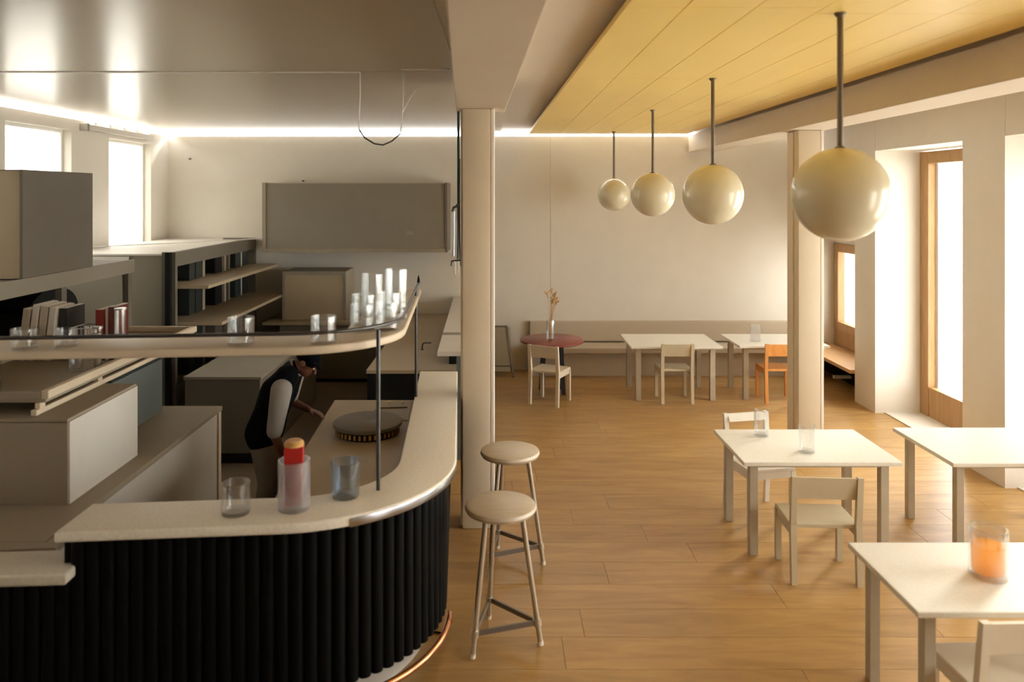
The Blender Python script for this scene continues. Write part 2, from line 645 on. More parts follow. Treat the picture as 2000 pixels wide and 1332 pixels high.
def ribbon(d0, d1, z0, z1, x0=-2.236, y1=7.4, bev=0.0, n=18, seg=2):
    o = bar_path(d0, x0, y1, n)
    i = bar_path(d1, x0, y1, n)
    return prism([(v.x, v.y) for v in o] + [(v.x, v.y) for v in reversed(i)], z0, z1, bev, seg)


def resample(pts, step):
    out = []
    acc = 0.0
    nxt = step / 2
    for a, b in zip(pts[:-1], pts[1:]):
        L = (b - a).length
        while nxt <= acc + L:
            t = (nxt - acc) / L
            out.append((a.lerp(b, t), (b - a).normalized()))
            nxt += step
        acc += L
    return out


bar_t = thing('bar_counter', 'black fluted bar counter with rounded corner and pale stone top', 'bar counter', (-1.2, 4.3, 0))
part('plinth', ribbon(.2, .3, 0, .17, -3.3, 7.3), 'board_light', bar_t, world=True)
part('body', ribbon(.095, .3, .17, 1.04, -2.236, 7.36), 'black_flute', bar_t, world=True)
part('low_body', prism([(-3.3, 3.88), (-2.237, 3.96), (-2.237, 4.1), (-3.3, 4.02)], .17, .84), 'black_flute', bar_t, world=True)


def flute_mesh(h):
    bm = bmesh.new()
    r = .036
    n = 8
    lo, hi = [], []
    for k in range(n + 1):
        a = PI * k / n
        lo.append(bm.verts.new((r * math.cos(a), -r * .8 * math.sin(a), 0)))
        hi.append(bm.verts.new((r * math.cos(a), -r * .8 * math.sin(a), h)))
    for k in range(n):
        bm.faces.new((lo[k], hi[k], hi[k + 1], lo[k + 1]))
    bm.faces.new(lo)
    bm.faces.new(hi[::-1])
    bm.faces.new((lo[0], lo[-1], hi[-1], hi[0]))
    bmesh.ops.recalc_face_normals(bm, faces=bm.faces[:])
    return mesh_of('flute', bm, 'black_flute', 50)


fl_tall, fl_low = flute_mesh(.865), flute_mesh(.665)
for p, d in resample(bar_path(.094, -3.3, 7.36, 40), .0735):
    me = fl_low if p.x < -2.23 and p.y < 4.5 else fl_tall
    o = link('flute', me, bar_t, world=True)
    o.location = (p.x, p.y, .172)
    o.rotation_euler = (0, 0, math.atan2(d.y, d.x))
top = part('stone_top', ribbon(0.004, .365, 1.042, 1.1, bev=.014, n=26, seg=3), 'marble', bar_t, smooth=35, world=True)
# steel band round the corner and along the return
full = bar_path(0, -2.236, 7.395, 40)
ob = [v for v in full if v.x > -.8 or v.y > 4.6]
ib = [v for v in bar_path(.012, -2.236, 7.395, 40) if v.x > -.79 or v.y > 4.6]
part('edge_band', prism([(v.x, v.y) for v in ob] + [(v.x, v.y) for v in reversed(ib)], 1.04, 1.088, .004), 'steel', bar_t, smooth=35, world=True)
part('low_stone_top', prism([(-3.3, 3.775), (-2.165, 3.84), (-2.165, 3.93), (-2.245, 4.12), (-3.3, 4.05)], .842, .9, .014, 3), 'marble_low', bar_t, smooth=35, world=True)
fr = bar_path(.05, -2.236, 4.85, 30)
part('foot_rail', tube([(v.x, v.y, .1) for v in fr], .02, 12), 'copper', bar_t, smooth=50, world=True)
for p, d in resample(fr, .9):
    nrm = Vector((-d.y, d.x))
    q = p + nrm * .16
    part('rail_bracket', tube([(p.x, p.y, .1), (q.x, q.y, .1)], .012, 8), 'copper', bar_t, smooth=50, world=True)

# ---- the glass shelf above the bar
sh = thing('overbar_shelf', 'cream curved shelf on thin steel posts above the bar', 'shelf', (-.68, 4.43, 1.1))
part('board', ribbon(.33, .70, 1.90, 1.95, -3.3, 6.9, .012, 22, 3), 'shelf_cream', sh, smooth=35, world=True)
rl = bar_path(.345, -3.3, 6.75, 24)
part('rail', tube([(v.x, v.y, 2.02) for v in rl], .011, 10), 'dark_steel', sh, smooth=50, world=True)
tip = rl[-1]
part('rail_tip', lathe([(.014, 0), (.012, .03), (.004, .07)], 10, None, (tip.x, tip.y, 2.02)), 'charcoal', sh, smooth=50, world=True)
for px_, py_, z0 in ((-.69, 4.42, 1.1), (-.69, 6.46, 1.1), (-3.1, 4.13, .9)):
    part('post', tube([(px_, py_, z0), (px_, py_, 2.02)], .012, 10), 'dark_steel', sh, smooth=50, world=True)


# ================================================================== glasses
def tumbler_bm(r, h, t=.008, base=.02, flare=1.0):
    return lathe([(0, 0), (r * .96, 0), (r, .006), (r * flare, h), ((r * flare) - t, h), (r - t, base), (0, base)], 28, closed=False)


def tumbler(x, y, z, r, h, label, group=None, m='clear', flare=1.0, name='drinking_glass'):
    o = solo(name, tumbler_bm(r, h, flare=flare), m, label, 'glass', 40, group)
    o.location = (x, y, z)
    return o


tumbler(-1.40, 4.10, 1.1, .074, .165, 'short empty glass on the bar counter, nearest its left end', m='clear')
# glass holding a red packet
g = tumbler(-1.105, 4.16, 1.1, .085, .265, 'tall cloudy glass on the bar counter holding a red packet', m='frosted')
pk = thing('packet', 'red upright packet with a golden top standing in a cloudy glass', 'packet', (-1.105, 4.16, 1.121), R(8))
part('carton', box(-.046, .046, -.03, .03, .0, .215, .004), 'label_pink', pk)
part('sleeve', box(-.05, .05, -.034, .034, .215, .32, .004), 'label_red', pk)
part('cap', lathe([(.052, .32), (.052, .338), (.04, .35), (0, .35)], 20), 'label_gold', pk, smooth=40)
tumbler(-.86, 4.33, 1.1, .075, .2, 'empty bluish flared glass on the bar counter by the steel post', m='clear_blue', flare=1.15)
GS = 'glasses on the shelf above the bar'
tumbler(-1.46, 4.36, 1.95, .074, .155, 'single short glass on the overbar shelf, left of the two standing apart', GS)
tumbler(-1.0, 4.40, 1.95, .072, .155, 'single short glass on the overbar shelf, right of the two standing apart', GS)
tumbler(-2.62, 4.25, 1.95, .07, .11, 'low glass at the far left of the overbar shelf', GS)
tumbler(-2.42, 4.3, 1.95, .06, .1, 'second low glass from the left on the overbar shelf', GS)
cl = [(-.85, 4.80, .076, .165, 'front left glass of the cluster on the shelf corner'),
      (-.70, 4.83, .07, .175, 'front right glass of the cluster on the shelf corner'),
      (-.88, 5.02, .076, .2, 'glass behind the front left one in the shelf cluster'),
      (-.715, 5.03, .075, .21, 'glass behind the front right one in the shelf cluster'),
      (-.86, 5.24, .075, .31, 'tall glass at the back left of the shelf cluster'),
      (-.70, 5.27, .078, .34, 'tallest glass at the back right of the shelf cluster'),
      (-.74, 5.55, .07, .3, 'rearmost tall glass of the shelf cluster')]
for x, y, r, h, lb in cl:
    tumbler(x, y, 1.95, r, h, lb, GS)

# ================================================================== stools
def stool(x, y, ang, label, h=.86):
    t = thing('bar_stool', label, 'stool', (x, y, 0), ang, 'round bar stools beside the bar')
    part('seat', lathe([(0, h - .055), (.19, h - .055), (.215, h - .045), (.226, h - .025), (.22, h - .006), (.205, h), (0, h)], 40), 'stool_seat', t, smooth=40)
    feet = []
    for k in range(3):
        a = 2 * PI * k / 3
        f = Vector((.255 * math.cos(a), .255 * math.sin(a), 0))
        tp = Vector((.135 * math.cos(a), .135 * math.sin(a), h - .05))
        lg = part('leg', tube([f, tp], .017, 12), 'stool_metal', t, smooth=50)
        jt = f.lerp(tp, .17)
        part('collar', tube([f.lerp(tp, .145), f.lerp(tp, .195)], .025, 12), 'stool_metal', lg, smooth=50)
        part('foot', tube([f, f.lerp(tp, .03)], .019, 10), 'chair_white', lg, smooth=50)
        feet.append((f, tp))
    for k in range(3):
        a, b = feet[k], feet[(k + 1) % 3]
        z1, z2 = .17, .17
        part('stretcher', bar(a[0].lerp(a[1], z1), b[0].lerp(b[1], z2), .014, .03), 'stool_bar', t)
    return t


stool(.015, 4.83, R(-12), 'round topped bar stool nearest the viewer, left of the open floor')
stool(.09, 5.85, R(-8), 'round topped bar stool behind the front one, beside the left column')


# ================================================================== chairs
def chair(x, y, rz, m, label, w=.44, d=.42, h=.8, seat_h=.455, rail=.17, name='dining_chair', group='low backed dining chairs'):
    """local: back at -y, sitter looks towards +y; origin below the seat centre"""
    t = thing(name, label, 'chair', (x, y, 0), rz, group)
    hw, hd = w / 2, d / 2
    p = .042
    part('seat', box(-hw + .004, hw - .004, -hd + p * .6, hd, seat_h - .03, seat_h, .006), m, t)
    for s in (-1, 1):
        xc = s * (hw - p / 2)
        part('leg', bar((xc, hd - p / 2, 0), (xc, hd - p / 2, seat_h - .03), p, p), m, t)
        bm = bar((xc, -hd - .02, 0), (xc, -hd + p / 2, seat_h - .05), p, p)
        bar((xc, -hd + p / 2, seat_h - .05), (xc, -hd - .03, h), p, p * .9, bm)
        # rear post: leg and upright in one piece
        bm.free()
        pr = [(-hd - .035, 0), (-hd + .005, 0), (-hd + .035, seat_h - .03), (-hd + .03, seat_h + .02), (-hd - .01, h), (-hd - .045, h), (-hd - .012, seat_h)]
        bm = bmesh.new()
        a = [bm.verts.new((xc - p / 2, yy, zz)) for yy, zz in pr]
        b = [bm.verts.new((xc + p / 2, yy, zz)) for yy, zz in pr]
        bm.faces.new(a)
        bm.faces.new(b[::-1])
        for i in range(len(pr)):
            j = (i + 1) % len(pr)
            bm.faces.new((a[i], b[i], b[j], a[j]))
        bmesh.ops.recalc_face_normals(bm, faces=bm.faces[:])
        part('rear_post', bm, m, t)
        part('side_rail', box(xc - .013, xc + .013, -hd + .03, hd - p, seat_h - .085, seat_h - .03), m, t)
    bm = bmesh.new()
    z0, z1 = h - rail, h - .005
    ya, yb = -hd + .012, -hd - .028
    v = [bm.verts.new(q) for q in ((-hw + p * .9, ya - .012, z0), (hw - p * .9, ya - .012, z0), (hw - p * .9, ya + .012, z0), (-hw + p * .9, ya + .012, z0),
                                   (-hw + p * .9, yb - .012, z1), (hw - p * .9, yb - .012, z1), (hw - p * .9, yb + .012, z1), (-hw + p * .9, yb + .012, z1))]
    for f in ((0, 3, 2, 1), (4, 5, 6, 7), (0, 1, 5, 4), (1, 2, 6, 5), (2, 3, 7, 6), (3, 0, 4, 7)):
        bm.faces.new([v[i] for i in f])
    part('backrest', bm, m, t)
    part('front_rail', box(-hw + p, hw - p, hd - .03, hd - .006, seat_h - .085, seat_h - .03), m, t)
    return t


chair(.70, 10.38, R(-27), 'chair_cream', 'cream chair turned askew in front of the round red table')
chair(2.40, 10.5, 0, 'chair_greige', 'beige chair drawn up to the square table before the wall bench')
chair(3.8, 10.5, R(-2), 'orange_wood', 'orange wooden chair partly hidden by the right column')
chair(2.37, 5.72, R(-4), 'chair_greige', 'beige chair with its back to the viewer at the middle table', w=.5, d=.4, h=.78, seat_h=.42)
chair(2.3, 6.76, R(180 + 12), 'chair_white', 'white chair on the far side of the middle table facing the viewer', h=.82, rail=.065)
chair(2.51, 3.83, R(2), 'chair_cream', 'cream chair cut off at the lower right corner', w=.52, d=.4, h=.8)


# ================================================================== tables
def table(x0, x1, y0, y1, label, h=.75, leg=.06, inset=.07):
    cx, cy = (x0 + x1) / 2, (y0 + y1) / 2
    t = thing('square_table', label, 'table', (cx, cy, 0), 0, 'white topped square tables')
    a, b = (x1 - x0) / 2, (y1 - y0) / 2
    part('tabletop', box(-a, a, -b, b, h - .032, h, .006), 'table_white', t)
    ia, ib = a - inset, b - inset
    part('apron', box(-ia + .005, ia - .005, -ib + .005, -ib + .03, h - .065, h - .032), 'table_leg', t)
    part('apron', box(-ia + .005, ia - .005, ib - .03, ib - .005, h - .065, h - .032), 'table_leg', t)
    part('apron', box(-ia + .005, -ia + .03, -ib + .03, ib - .03, h - .065, h - .032), 'table_leg', t)
    part('apron', box(ia - .03, ia - .005, -ib + .03, ib - .03, h - .065, h - .032), 'table_leg', t)
    for sx in (-1, 1):
        for sy in (-1, 1):
            xx, yy = sx * (ia - leg / 2), sy * (ib - leg / 2)
            part('leg', box(xx - leg / 2, xx + leg / 2, yy - leg / 2, yy + leg / 2, 0, h - .04, .004), 'table_leg', t)
    return t


table(1.79, 3.03, 10.35, 11.3, 'square white table with a beige chair before the wall bench', leg=.07, inset=.08)
table(3.27, 4.5, 10.4, 11.3, 'square white table with the orange chair behind the right column', leg=.07, inset=.08)
table(1.88, 3.1, 5.88, 6.71, 'square white table with two empty glasses in the middle of the room', leg=.065)
table(3.47, 4.72, 5.86, 6.76, 'bare square white table at the right edge near the window pier')
table(2.06, 3.3, 3.77, 4.53, 'nearest square white table carrying the amber drink')

# round red table
rt = thing('round_table', 'small round table with dark red top and navy legs', 'table', (.765, 10.9, 0))
part('tabletop', lathe([(0, .71), (.43, .71), (.452, .722), (.452, .74), (.44, .75), (0, .75)], 48), 'red_top', rt, smooth=40)
for sx, sy in ((-1, -1), (1, -1), (1, 1), (-1, 1)):
    part('leg', bar((sx * .15, sy * .15, 0), (sx * .12, sy * .12, .71), .055, .055), 'navy', rt)
part('cross_brace', bar((-.12, -.12, .66), (.12, .12, .66), .05, .06), 'navy', rt)

# vase with dried stems
va = thing('vase', 'slim clear glass vase of dried stems on the round red table', 'vase', (.735, 10.83, .75))
part('glass_body', lathe([(0, 0), (.052, 0), (.06, .01), (.06, .26), (.054, .28), (.048, .28), (.053, .26), (.053, .025), (0, .025)], 20, closed=False), 'clear', va, smooth=40)
rs = random.Random(12)
for k in range(7):
    a = rs.uniform(0, 2 * PI)
    tx, ty = rs.uniform(-.06, .15), rs.uniform(-.08, .08)
    hz = rs.uniform(.5, .76)
    pts = [(.02 * math.cos(a), .02 * math.sin(a), .03), (.01 * math.cos(a) + tx * .15, ty * .15, .25),
           (tx * .5, ty * .5, .42), (tx, ty, hz)]
    st = part('dried_stem', tube(pts, .004, 6, None, .003), 'dried', va, smooth=60)
    bm = bmesh.new()
    for j in range(rs.randint(2, 4)):
        f = .62 + .38 * j / 3
        p0 = Vector(pts[2]).lerp(Vector(pts[3]), min(1, f))
        d = Vector((rs.uniform(-1, 1), rs.uniform(-1, 1), rs.uniform(.6, 1.6))).normalized()
        q0 = p0 + d * rs.uniform(.05, .1)
        tube([p0, p0.lerp(q0, .5), q0], .006, 6, bm, .011)
    o = part('seed_heads', bm, 'dried', st, smooth=60)
    o['kind'] = 'stuff'

# glasses on tables
tumbler(2.24, 6.54, .75, .062, .22, 'empty glass at the back of the middle table near the white chair', m='clear', flare=1.0)
tumbler(2.46, 6.12, .75, .062, .215, 'empty glass at the centre of the middle table', m='clear', flare=1.05)
dr = thing('amber_drink', 'thick clear glass of amber drink on the nearest table', 'drink', (2.635, 4.13, .75))
part('glass_body', tumbler_bm(.094, .26, t=.012, base=.025), 'clear', dr, smooth=40)
part('amber_liquid', lathe([(0, .027), (.074, .027), (.078, .035), (.08, .17), (0, .17)], 28), 'amber', dr, smooth=40)
bl = solo('glass_block', box(-.06, .06, -.035, .035, 0, .23, .006), 'frosted', 'upright clear block on the table with the orange chair', 'ornament')
bl.location = (3.6, 10.75, .75)

# ================================================================== pendants
for k, (yy, lb) in enumerate(((4.02, 'nearest and largest of the four cream globe pendants'),
                              (6.28, 'second nearest cream globe pendant over the dining room'),
                              (8.62, 'third cream globe pendant counted from the viewer'),
                              (11.58, 'farthest and smallest of the four cream globe pendants'))):
    xx = 1.79 if k == 0 else 1.755 if k == 1 else 1.735 if k == 2 else 1.745
    t = thing('globe_pendant', lb, 'pendant lamp', (xx, yy, 3.75), 0, 'cream globe pendants below the yellow ceiling')
    part('ceiling_cup', lathe([(.0, -.02), (.02, -.02), (.03, -.006), (.03, 0), (0, 0)], 20), 'rod', t, smooth=40)
    part('rod', tube([(0, 0, -.715), (0, 0, -.018)], .0155, 12), 'rod', t, smooth=50)
    bm = bmesh.new()
    bmesh.ops.create_uvsphere(bm, u_segments=48, v_segments=28, radius=.245, matrix=Matrix.Translation((0, 0, -.95)))
    part('globe', bm, 'globe', t, smooth=60)
    part('globe_collar', lathe([(.0, -.722), (.028, -.722), (.026, -.70), (.016, -.695), (0, -.695)], 20), 'rod', t, smooth=40)

# ================================================================== benches along the walls
be = thing('wall_bench', 'long beige bench with low back along the far wall', 'bench', (2.6, 12.05, 0))
part('base', box(.52, 4.74, 11.86, 12.28, 0, .37), 'bench', be, world=True)
part('seat', box(.50, 4.76, 11.74, 12.22, .37, .45, .01), 'bench', be, world=True)
part('backrest', box(.50, 4.76, 12.2, 12.295, .47, .785, .01), 'bench', be, world=True)
wbn = thing('window_bench', 'light wooden bench ledge under the corner window', 'bench', (5.05, 11.2, 0))
part('ledge', box(4.77, 5.36, 10.42, 12.28, .37, .42, .006), 'bench_wood', wbn, world=True)
part('support_board', box(5.2, 5.36, 10.45, 12.26, 0, .37), 'charcoal', wbn, world=True)
part('light_patch_bar', box(4.95, 5.2, 11.3, 11.36, .09, .13), 'board_light', wbn, world=True)  # pale bar stands in for a patch of light near the floor

# leaning framed board beside the column
lb_ = thing('leaning_board', 'framed grey board leaning on the far wall beside the left column', 'board', (-.1, 11.9, 0))
F0, F1 = Vector((0, 11.72, 0)), Vector((0, 12.27, .70))


def lean(x, f):
    p = F0.lerp(F1, f)
    return (x, p.y, p.z)


part('panel', bar(lean(-.1, .12), lean(-.1, .97), .58, .015), 'taupe', lb_, world=True)
for xa, xb in ((-.4, -.4), (.235, .13)):
    part('leg', bar(lean(xa, 0.01), lean(xb, 1.0), .03, .03), 'grey_board_dark', lb_, world=True)
part('top_rail', bar(lean(-.4, .99), lean(.14, .99), .025, .025), 'grey_board_dark', lb_, world=True)
part('bottom_rail', bar(lean(-.4, .22), lean(.21, .22), .025, .025), 'grey_board_dark', lb_, world=True)

# ================================================================== kitchen: left run
pc = thing('prep_counter', 'long grey kitchen counter running back from the bar', 'counter', (-3.3, 5.5, 0))
part('worktop', box(-3.79, -2.48, 4.2, 6.91, .86, .9, .006), 'taupe', pc, world=True)
part('body', box(-3.78, -2.5, 4.24, 6.89, 0, .86), 'board_light', pc, world=True)
part('end_trim', box(-2.5, -2.485, 6.83, 6.89, 0, .86), 'shelf_cream', pc, world=True)
part('corner_leaf', prism([(-3.3, 4.06), (-2.38, 4.13), (-2.42, 4.45), (-2.47, 4.5), (-2.47, 4.195), (-3.3, 4.195)], .86, .9), 'taupe', pc, world=True)

ob_ = thing('white_sided_box', 'large beige box with white side standing on the grey counter', 'box', (-3.3, 5.15, .9))
part('body', box(-3.7, -2.645, 4.71, 5.6, .9, 1.40), 'taupe', ob_, world=True)
part('side_panel', box(-2.645, -2.63, 4.715, 5.6, .9, 1.405), 'board_light', ob_, world=True)
part('lid', box(-3.7, -2.635, 4.70, 5.6, 1.405, 1.425, .006), 'taupe', ob_, world=True)

tb = thing('teal_box', 'dull teal box on the counter under the long tray', 'box', (-3.25, 6.3, .9))
part('body', box(-3.6, -2.95, 5.85, 6.75, .9, 1.36, .008), 'teal_box', tb, world=True)
part('lid', box(-3.61, -2.94, 5.84, 6.76, 1.36, 1.40, .008), 'deep_green', tb, world=True)

# open frame with the fascia
fr_ = thing('open_rack', 'tall open grey kitchen rack with a deep top board', 'rack', (-4.2, 6.6, 0))
part('top_board', box(-4.75, -3.82, 4.9, 8.02, 2.08, 2.115), 'grey_board', fr_, world=True)
part('fascia', box(-3.82, -3.80, 4.9, 8.02, 1.99, 2.125), 'grey_board', fr_, world=True)
for yy in (4.95, 6.72, 7.93):
    part('post', box(-3.88, -3.82, yy, yy + .08, 0, 2.08), 'grey_board_dark', fr_, world=True)
    part('post', box(-4.72, -4.66, yy, yy + .08, 0, 2.08), 'grey_board_dark', fr_, world=True)
part('back_panel', box(-4.74, -4.725, 4.9, 8.0, .9, 2.08), 'teal_box', fr_, world=True)
part('shelf', box(-4.66, -3.9, 4.95, 8.0, 1.40, 1.43), 'grey_board', fr_, world=True)

hb = thing('hood_box', 'big grey box with pale front standing on the open rack', 'box', (-4.3, 6.7, 2.115))
part('front_panel', box(-4.9, -3.82, 6.14, 6.16, 2.126, 2.99), 'tan_board', hb, world=True)
part('body', box(-4.9, -3.80, 6.16, 7.2, 2.126, 3.0, .004), 'grey_board_dark', hb, world=True)
part('corner_strip', box(-3.82, -3.795, 6.13, 6.18, 2.126, 3.0), 'grey_board_dark', hb, world=True)

# arched oven inside the rack
av = thing('arched_oven', 'dark arched oven hood inside the open rack', 'oven', (-4.3, 7.3, 1.43))
pr = [(-.42, 0), (.42, 0)] + [(.42 * math.cos(a), .24 + .24 * math.sin(a)) for a in [PI * k / 14 for k in range(15)]]
bm = bmesh.new()
fa = [bm.verts.new((-4.25, 7.35 + u, 1.43 + v)) for u, v in pr]
fb = [bm.verts.new((-4.6, 7.35 + u, 1.43 + v)) for u, v in pr]
bm.faces.new(fa)
bm.faces.new(fb[::-1])
for i in range(len(pr)):
    j = (i + 1) % len(pr)
    bm.faces.new((fa[i], fb[i], fb[j], fa[j]))
bmesh.ops.recalc_face_normals(bm, faces=bm.faces[:])
part('hood', bm, 'charcoal', av, world=True)
bm = bmesh.new()
bx(bm, -4.25, -4.235, 7.1, 7.6, 1.46, 1.66)
part('oven_door', bm, 'deep_green', av, world=True)

# tray rack with books and jars
tr = thing('long_tray', 'long beige rimmed tray holding books and jars above the counter', 'tray', (-3.3, 5.95, 1.43))
part('bottom', box(-3.74, -2.84, 4.82, 7.15, 1.495, 1.52), 'taupe', tr, world=True)
part('rim', box(-2.86, -2.81, 4.80, 7.17, 1.52, 1.575, .008), 'shelf_cream', tr, world=True)
part('rim', box(-3.76, -2.86, 4.80, 4.84, 1.52, 1.565, .008), 'taupe', tr, world=True)
part('rim', box(-3.76, -2.86, 7.13, 7.17, 1.52, 1.575, .008), 'shelf_cream', tr, world=True)
part('rim', box(-3.78, -3.74, 4.80, 7.17, 1.52, 1.575, .008), 'shelf_cream', tr, world=True)
for xx in (-2.88, -3.72):
    part('runner', box(xx - .02, xx + .02, 4.76, 7.1, 1.426, 1.462, .006), 'shelf_cream', tr, world=True)
    for yy in (4.8, 5.5, 6.5):
        part('spacer', box(xx - .015, xx + .015, yy, yy + .06, 1.462, 1.495), 'shelf_cream', tr, world=True)


def book(x, y, z, w, d, h, m, label, lean_=0.0, group='books on the long tray'):
    t = thing('book', label, 'book', (x, y, z), 0, group)
    t.rotation_euler = (0, lean_, 0)
    part('cover', box(-w / 2, w / 2, 0, d, 0, h, .003), m, t)
    part('page_block', box(-w / 2 + .006, w / 2 - .006, .006, d + .003, .006, h + .002), 'book_white', t)
    return t


for k, (x, w, h, m, lb) in enumerate(((-3.67, .055, .40, 'book_cream', 'leftmost leaning pale book on the long tray'),
                                      (-3.60, .05, .43, 'book_white', 'tallest leaning white book on the long tray'),
                                      (-3.535, .055, .42, 'book_cream', 'third leaning pale book on the long tray'),
                                      (-3.47, .05, .41, 'book_white', 'leaning white book next to the black one on the tray'))):
    book(x, 5.9, 1.521 + w / 2 * math.sin(R(7)), w, .26, h, m, lb, R(7))
book(-3.358, 5.93, 1.521, .055, .26, .4, 'book_black', 'black book beside the wire basket')
book(-3.075, 5.92, 1.521, .06, .24, .39, 'book_red', 'bright red book right of the wire basket')
book(-3.028, 5.94, 1.521, .022, .22, .40, 'book_white', 'thin white book between the two red ones')
book(-2.985, 5.93, 1.521, .05, .22, .41, 'wine', 'dark wine coloured book left of the clear jar')

bk = thing('wire_basket', 'small wire mesh basket between black and red books', 'basket', (-3.225, 6.05, 1.521))
X0, X1, Y0, Y1 = -.09, .09, -.1, .1
for z, m_ in ((.006, 'bottom_ring'), (.12, 'middle_ring'), (.24, 'top_ring')):
    g_ = 1 + z * .2
    part(m_, tube([(X0 * g_, Y0 * g_, z), (X1 * g_, Y0 * g_, z), (X1 * g_, Y1 * g_, z), (X0 * g_, Y1 * g_, z), (X0 * g_, Y0 * g_, z)], .005, 6), 'wire', bk)
for k in range(5):
    f = -1 + k * .5
    for yy in (Y0, Y1):
        part('wire_upright', tube([(X1 * f, yy, .004), (X1 * f * 1.05, yy * 1.05, .24)], .004, 6), 'wire', bk)
    if 0 < k < 4:
        for xx in (X0, X1):
            part('wire_upright', tube([(xx, Y1 * f, .004), (xx * 1.05, Y1 * f * 1.05, .24)], .004, 6), 'wire', bk)


def jar(x, y, z, r, h, fill, m, label, name='jar'):
    t = thing(name, label, 'jar', (x, y, z), 0, 'jars on the long tray')
    part('glass_body', tumbler_bm(r, h, .006, .012), 'clear', t, smooth=40)
    part('contents', lathe([(0, .014), (r - .01, .014), (r - .01, fill), (0, fill)], 20), m, t, smooth=40)
    part('lid_rim', lathe([(r - .004, h), (r + .004, h), (r + .004, h + .014), (r - .004, h + .014)], 24), 'wire', t, smooth=40)
    return t


JT = 5.62
jar(-2.918, 5.93, 1.521, .042, .39, .2, 'wine', 'tall clear jar half full of dark wine on the tray edge')
jar(-2.93, JT, 1.521, .03, .3, .26, 'book_cream', 'narrow cream filled jar in front of the tall wine jar')
jar(-3.45, 5.1, 1.521, .06, .27, .22, 'wine', 'wide red jar at the near end of the tray')
jar(-3.3, 5.02, 1.521, .045, .2, .14, 'book_red', 'small red jar at the near end of the tray')
tumbler(-3.05, 5.55, 1.521, .045, .25, 'narrow glass left of the cream jar on the tray', m='clear')

# ---- tall cabinet with shelves
tc = thing('tall_cabinet', 'tall grey cabinet block below the far kitchen window', 'cabinet', (-4.6, 10.6, 0))
part('body', box(-5.25, -4.32, 9.07, 12.26, 0, 2.08), 'grey_board', tc, world=True)
part('top', box(-5.27, -3.86, 9.05, 12.27, 2.08, 2.1), 'board_light', tc, world=True)
part('front_panel', box(-4.32, -3.97, 9.06, 9.09, 0, 2.08), 'grey_board', tc, world=True)
part('pinned_sheet', prism([(-5.1, 9.04), (-4.35, 9.04), (-4.35, 9.047), (-5.1, 9.047)], 1.93, 2.07), 'board_light', tc, world=True)
su = thing('shelf_unit', 'dark shelving unit with two deep projecting shelves along the tall cabinet', 'shelving', (-4.0, 10.5, 0))
part('fascia', box(-3.86, -3.8, 9.1, 12.0, 1.95, 2.12), 'grey_board_dark', su, world=True)
part('end_post', box(-3.96, -3.80, 9.04, 9.1, 0, 2.12), 'grey_board_dark', su, world=True)
part('end_post', box(-3.90, -3.84, 8.985, 9.035, 0, 2.12), 'charcoal', su, world=True)
part('end_post', box(-4.3, -3.80, 12.0, 12.06, 0, 2.12), 'grey_board_dark', su, world=True)
part('back_panel', box(-4.315, -4.30, 9.1, 12.0, 0, 2.07), 'grey_board_dark', su, world=True)
part('shelf', box(-4.29, -3.44, 9.12, 12.0, 1.68, 1.72, .004), 'tan_board', su, world=True)
part('shelf', prism([(-4.29, 9.12), (-3.28, 9.12), (-3.28, 12.0), (-4.29, 12.0)], 1.245, 1.285, .004), 'tan_board', su, world=True)
part('lower_shelf', box(-4.29, -3.82, 9.12, 12.0, .5, .54), 'grey_board_dark', su, world=True)
for ya, yb, m in ((9.1, 9.2, 'grey_board'), (9.62, 9.8, 'deep_green'), (9.83, 10.05, 'deep_green'), (10.06, 10.14, 'taupe'), (10.5, 10.76, 'charcoal'),
                  (10.86, 10.92, 'taupe'), (11.02, 11.08, 'grey_board_dark'), (11.3, 11.55, 'deep_green'), (11.56, 11.6, 'board_light'), (11.62, 11.86, 'deep_green')):
    for z0, z1 in ((1.286, 1.679), (1.721, 1.949)):
        part('upright_panel', box(-4.05, -3.87, ya, yb, z0, z1), m, su, world=True)
    part('upright_panel', box(-4.05, -3.87, ya, yb, .541, 1.244), 'deep_green' if m == 'deep_green' else 'grey_board_dark', su, world=True)

# ---- mid counter, back counter, right counter
mc = thing('low_cabinet', 'plain dark grey low cabinet behind the standing person', 'cabinet', (-2.9, 9.2, 0))
part('body', box(-3.27, -2.49, 8.02, 10.5, 0, .87), 'grey_board_dark', mc, world=True)
part('top', box(-3.28, -2.47, 8.0, 10.52, .87, .9, .004), 'grey_board', mc, world=True)
part('plinth_strip', box(-3.2, -2.5, 8.005, 8.018, 0, .1), 'charcoal', mc, world=True)

bc = thing('back_counter', 'grey counter against the far kitchen wall below the hood', 'counter', (-2.6, 11.8, 0))
part('worktop', box(-3.5, -1.45, 11.4, 12.29, .86, .9, .004), 'tan_board', bc, world=True)
part('body', box(-3.25, -1.46, 11.43, 12.28, .06, .86), 'grey_board_dark', bc, world=True)
part('kick_board', box(-3.25, -1.46, 11.48, 12.28, 0, .06), 'charcoal', bc, world=True)

mw = thing('bevelled_oven', 'beige oven box with framed front on the back counter', 'oven', (-2.8, 11.9, .9))
part('body', box(-3.26, -2.3, 11.63, 12.25, .9, 1.64, .008), 'taupe', mw, world=True)
part('front_frame', prism([(-3.26, 11.6), (-2.3, 11.6), (-2.3, 11.63), (-3.26, 11.63)], 1.585, 1.64), 'grey_board', mw, world=True)
part('front_frame', box(-3.26, -3.225, 11.6, 11.63, .9, 1.585), 'grey_board', mw, world=True)
part('front_frame', box(-2.335, -2.3, 11.6, 11.63, .9, 1.585), 'grey_board', mw, world=True)
part('door_panel', box(-3.225, -2.335, 11.615, 11.63, .91, 1.585), 'tan_board', mw, world=True)

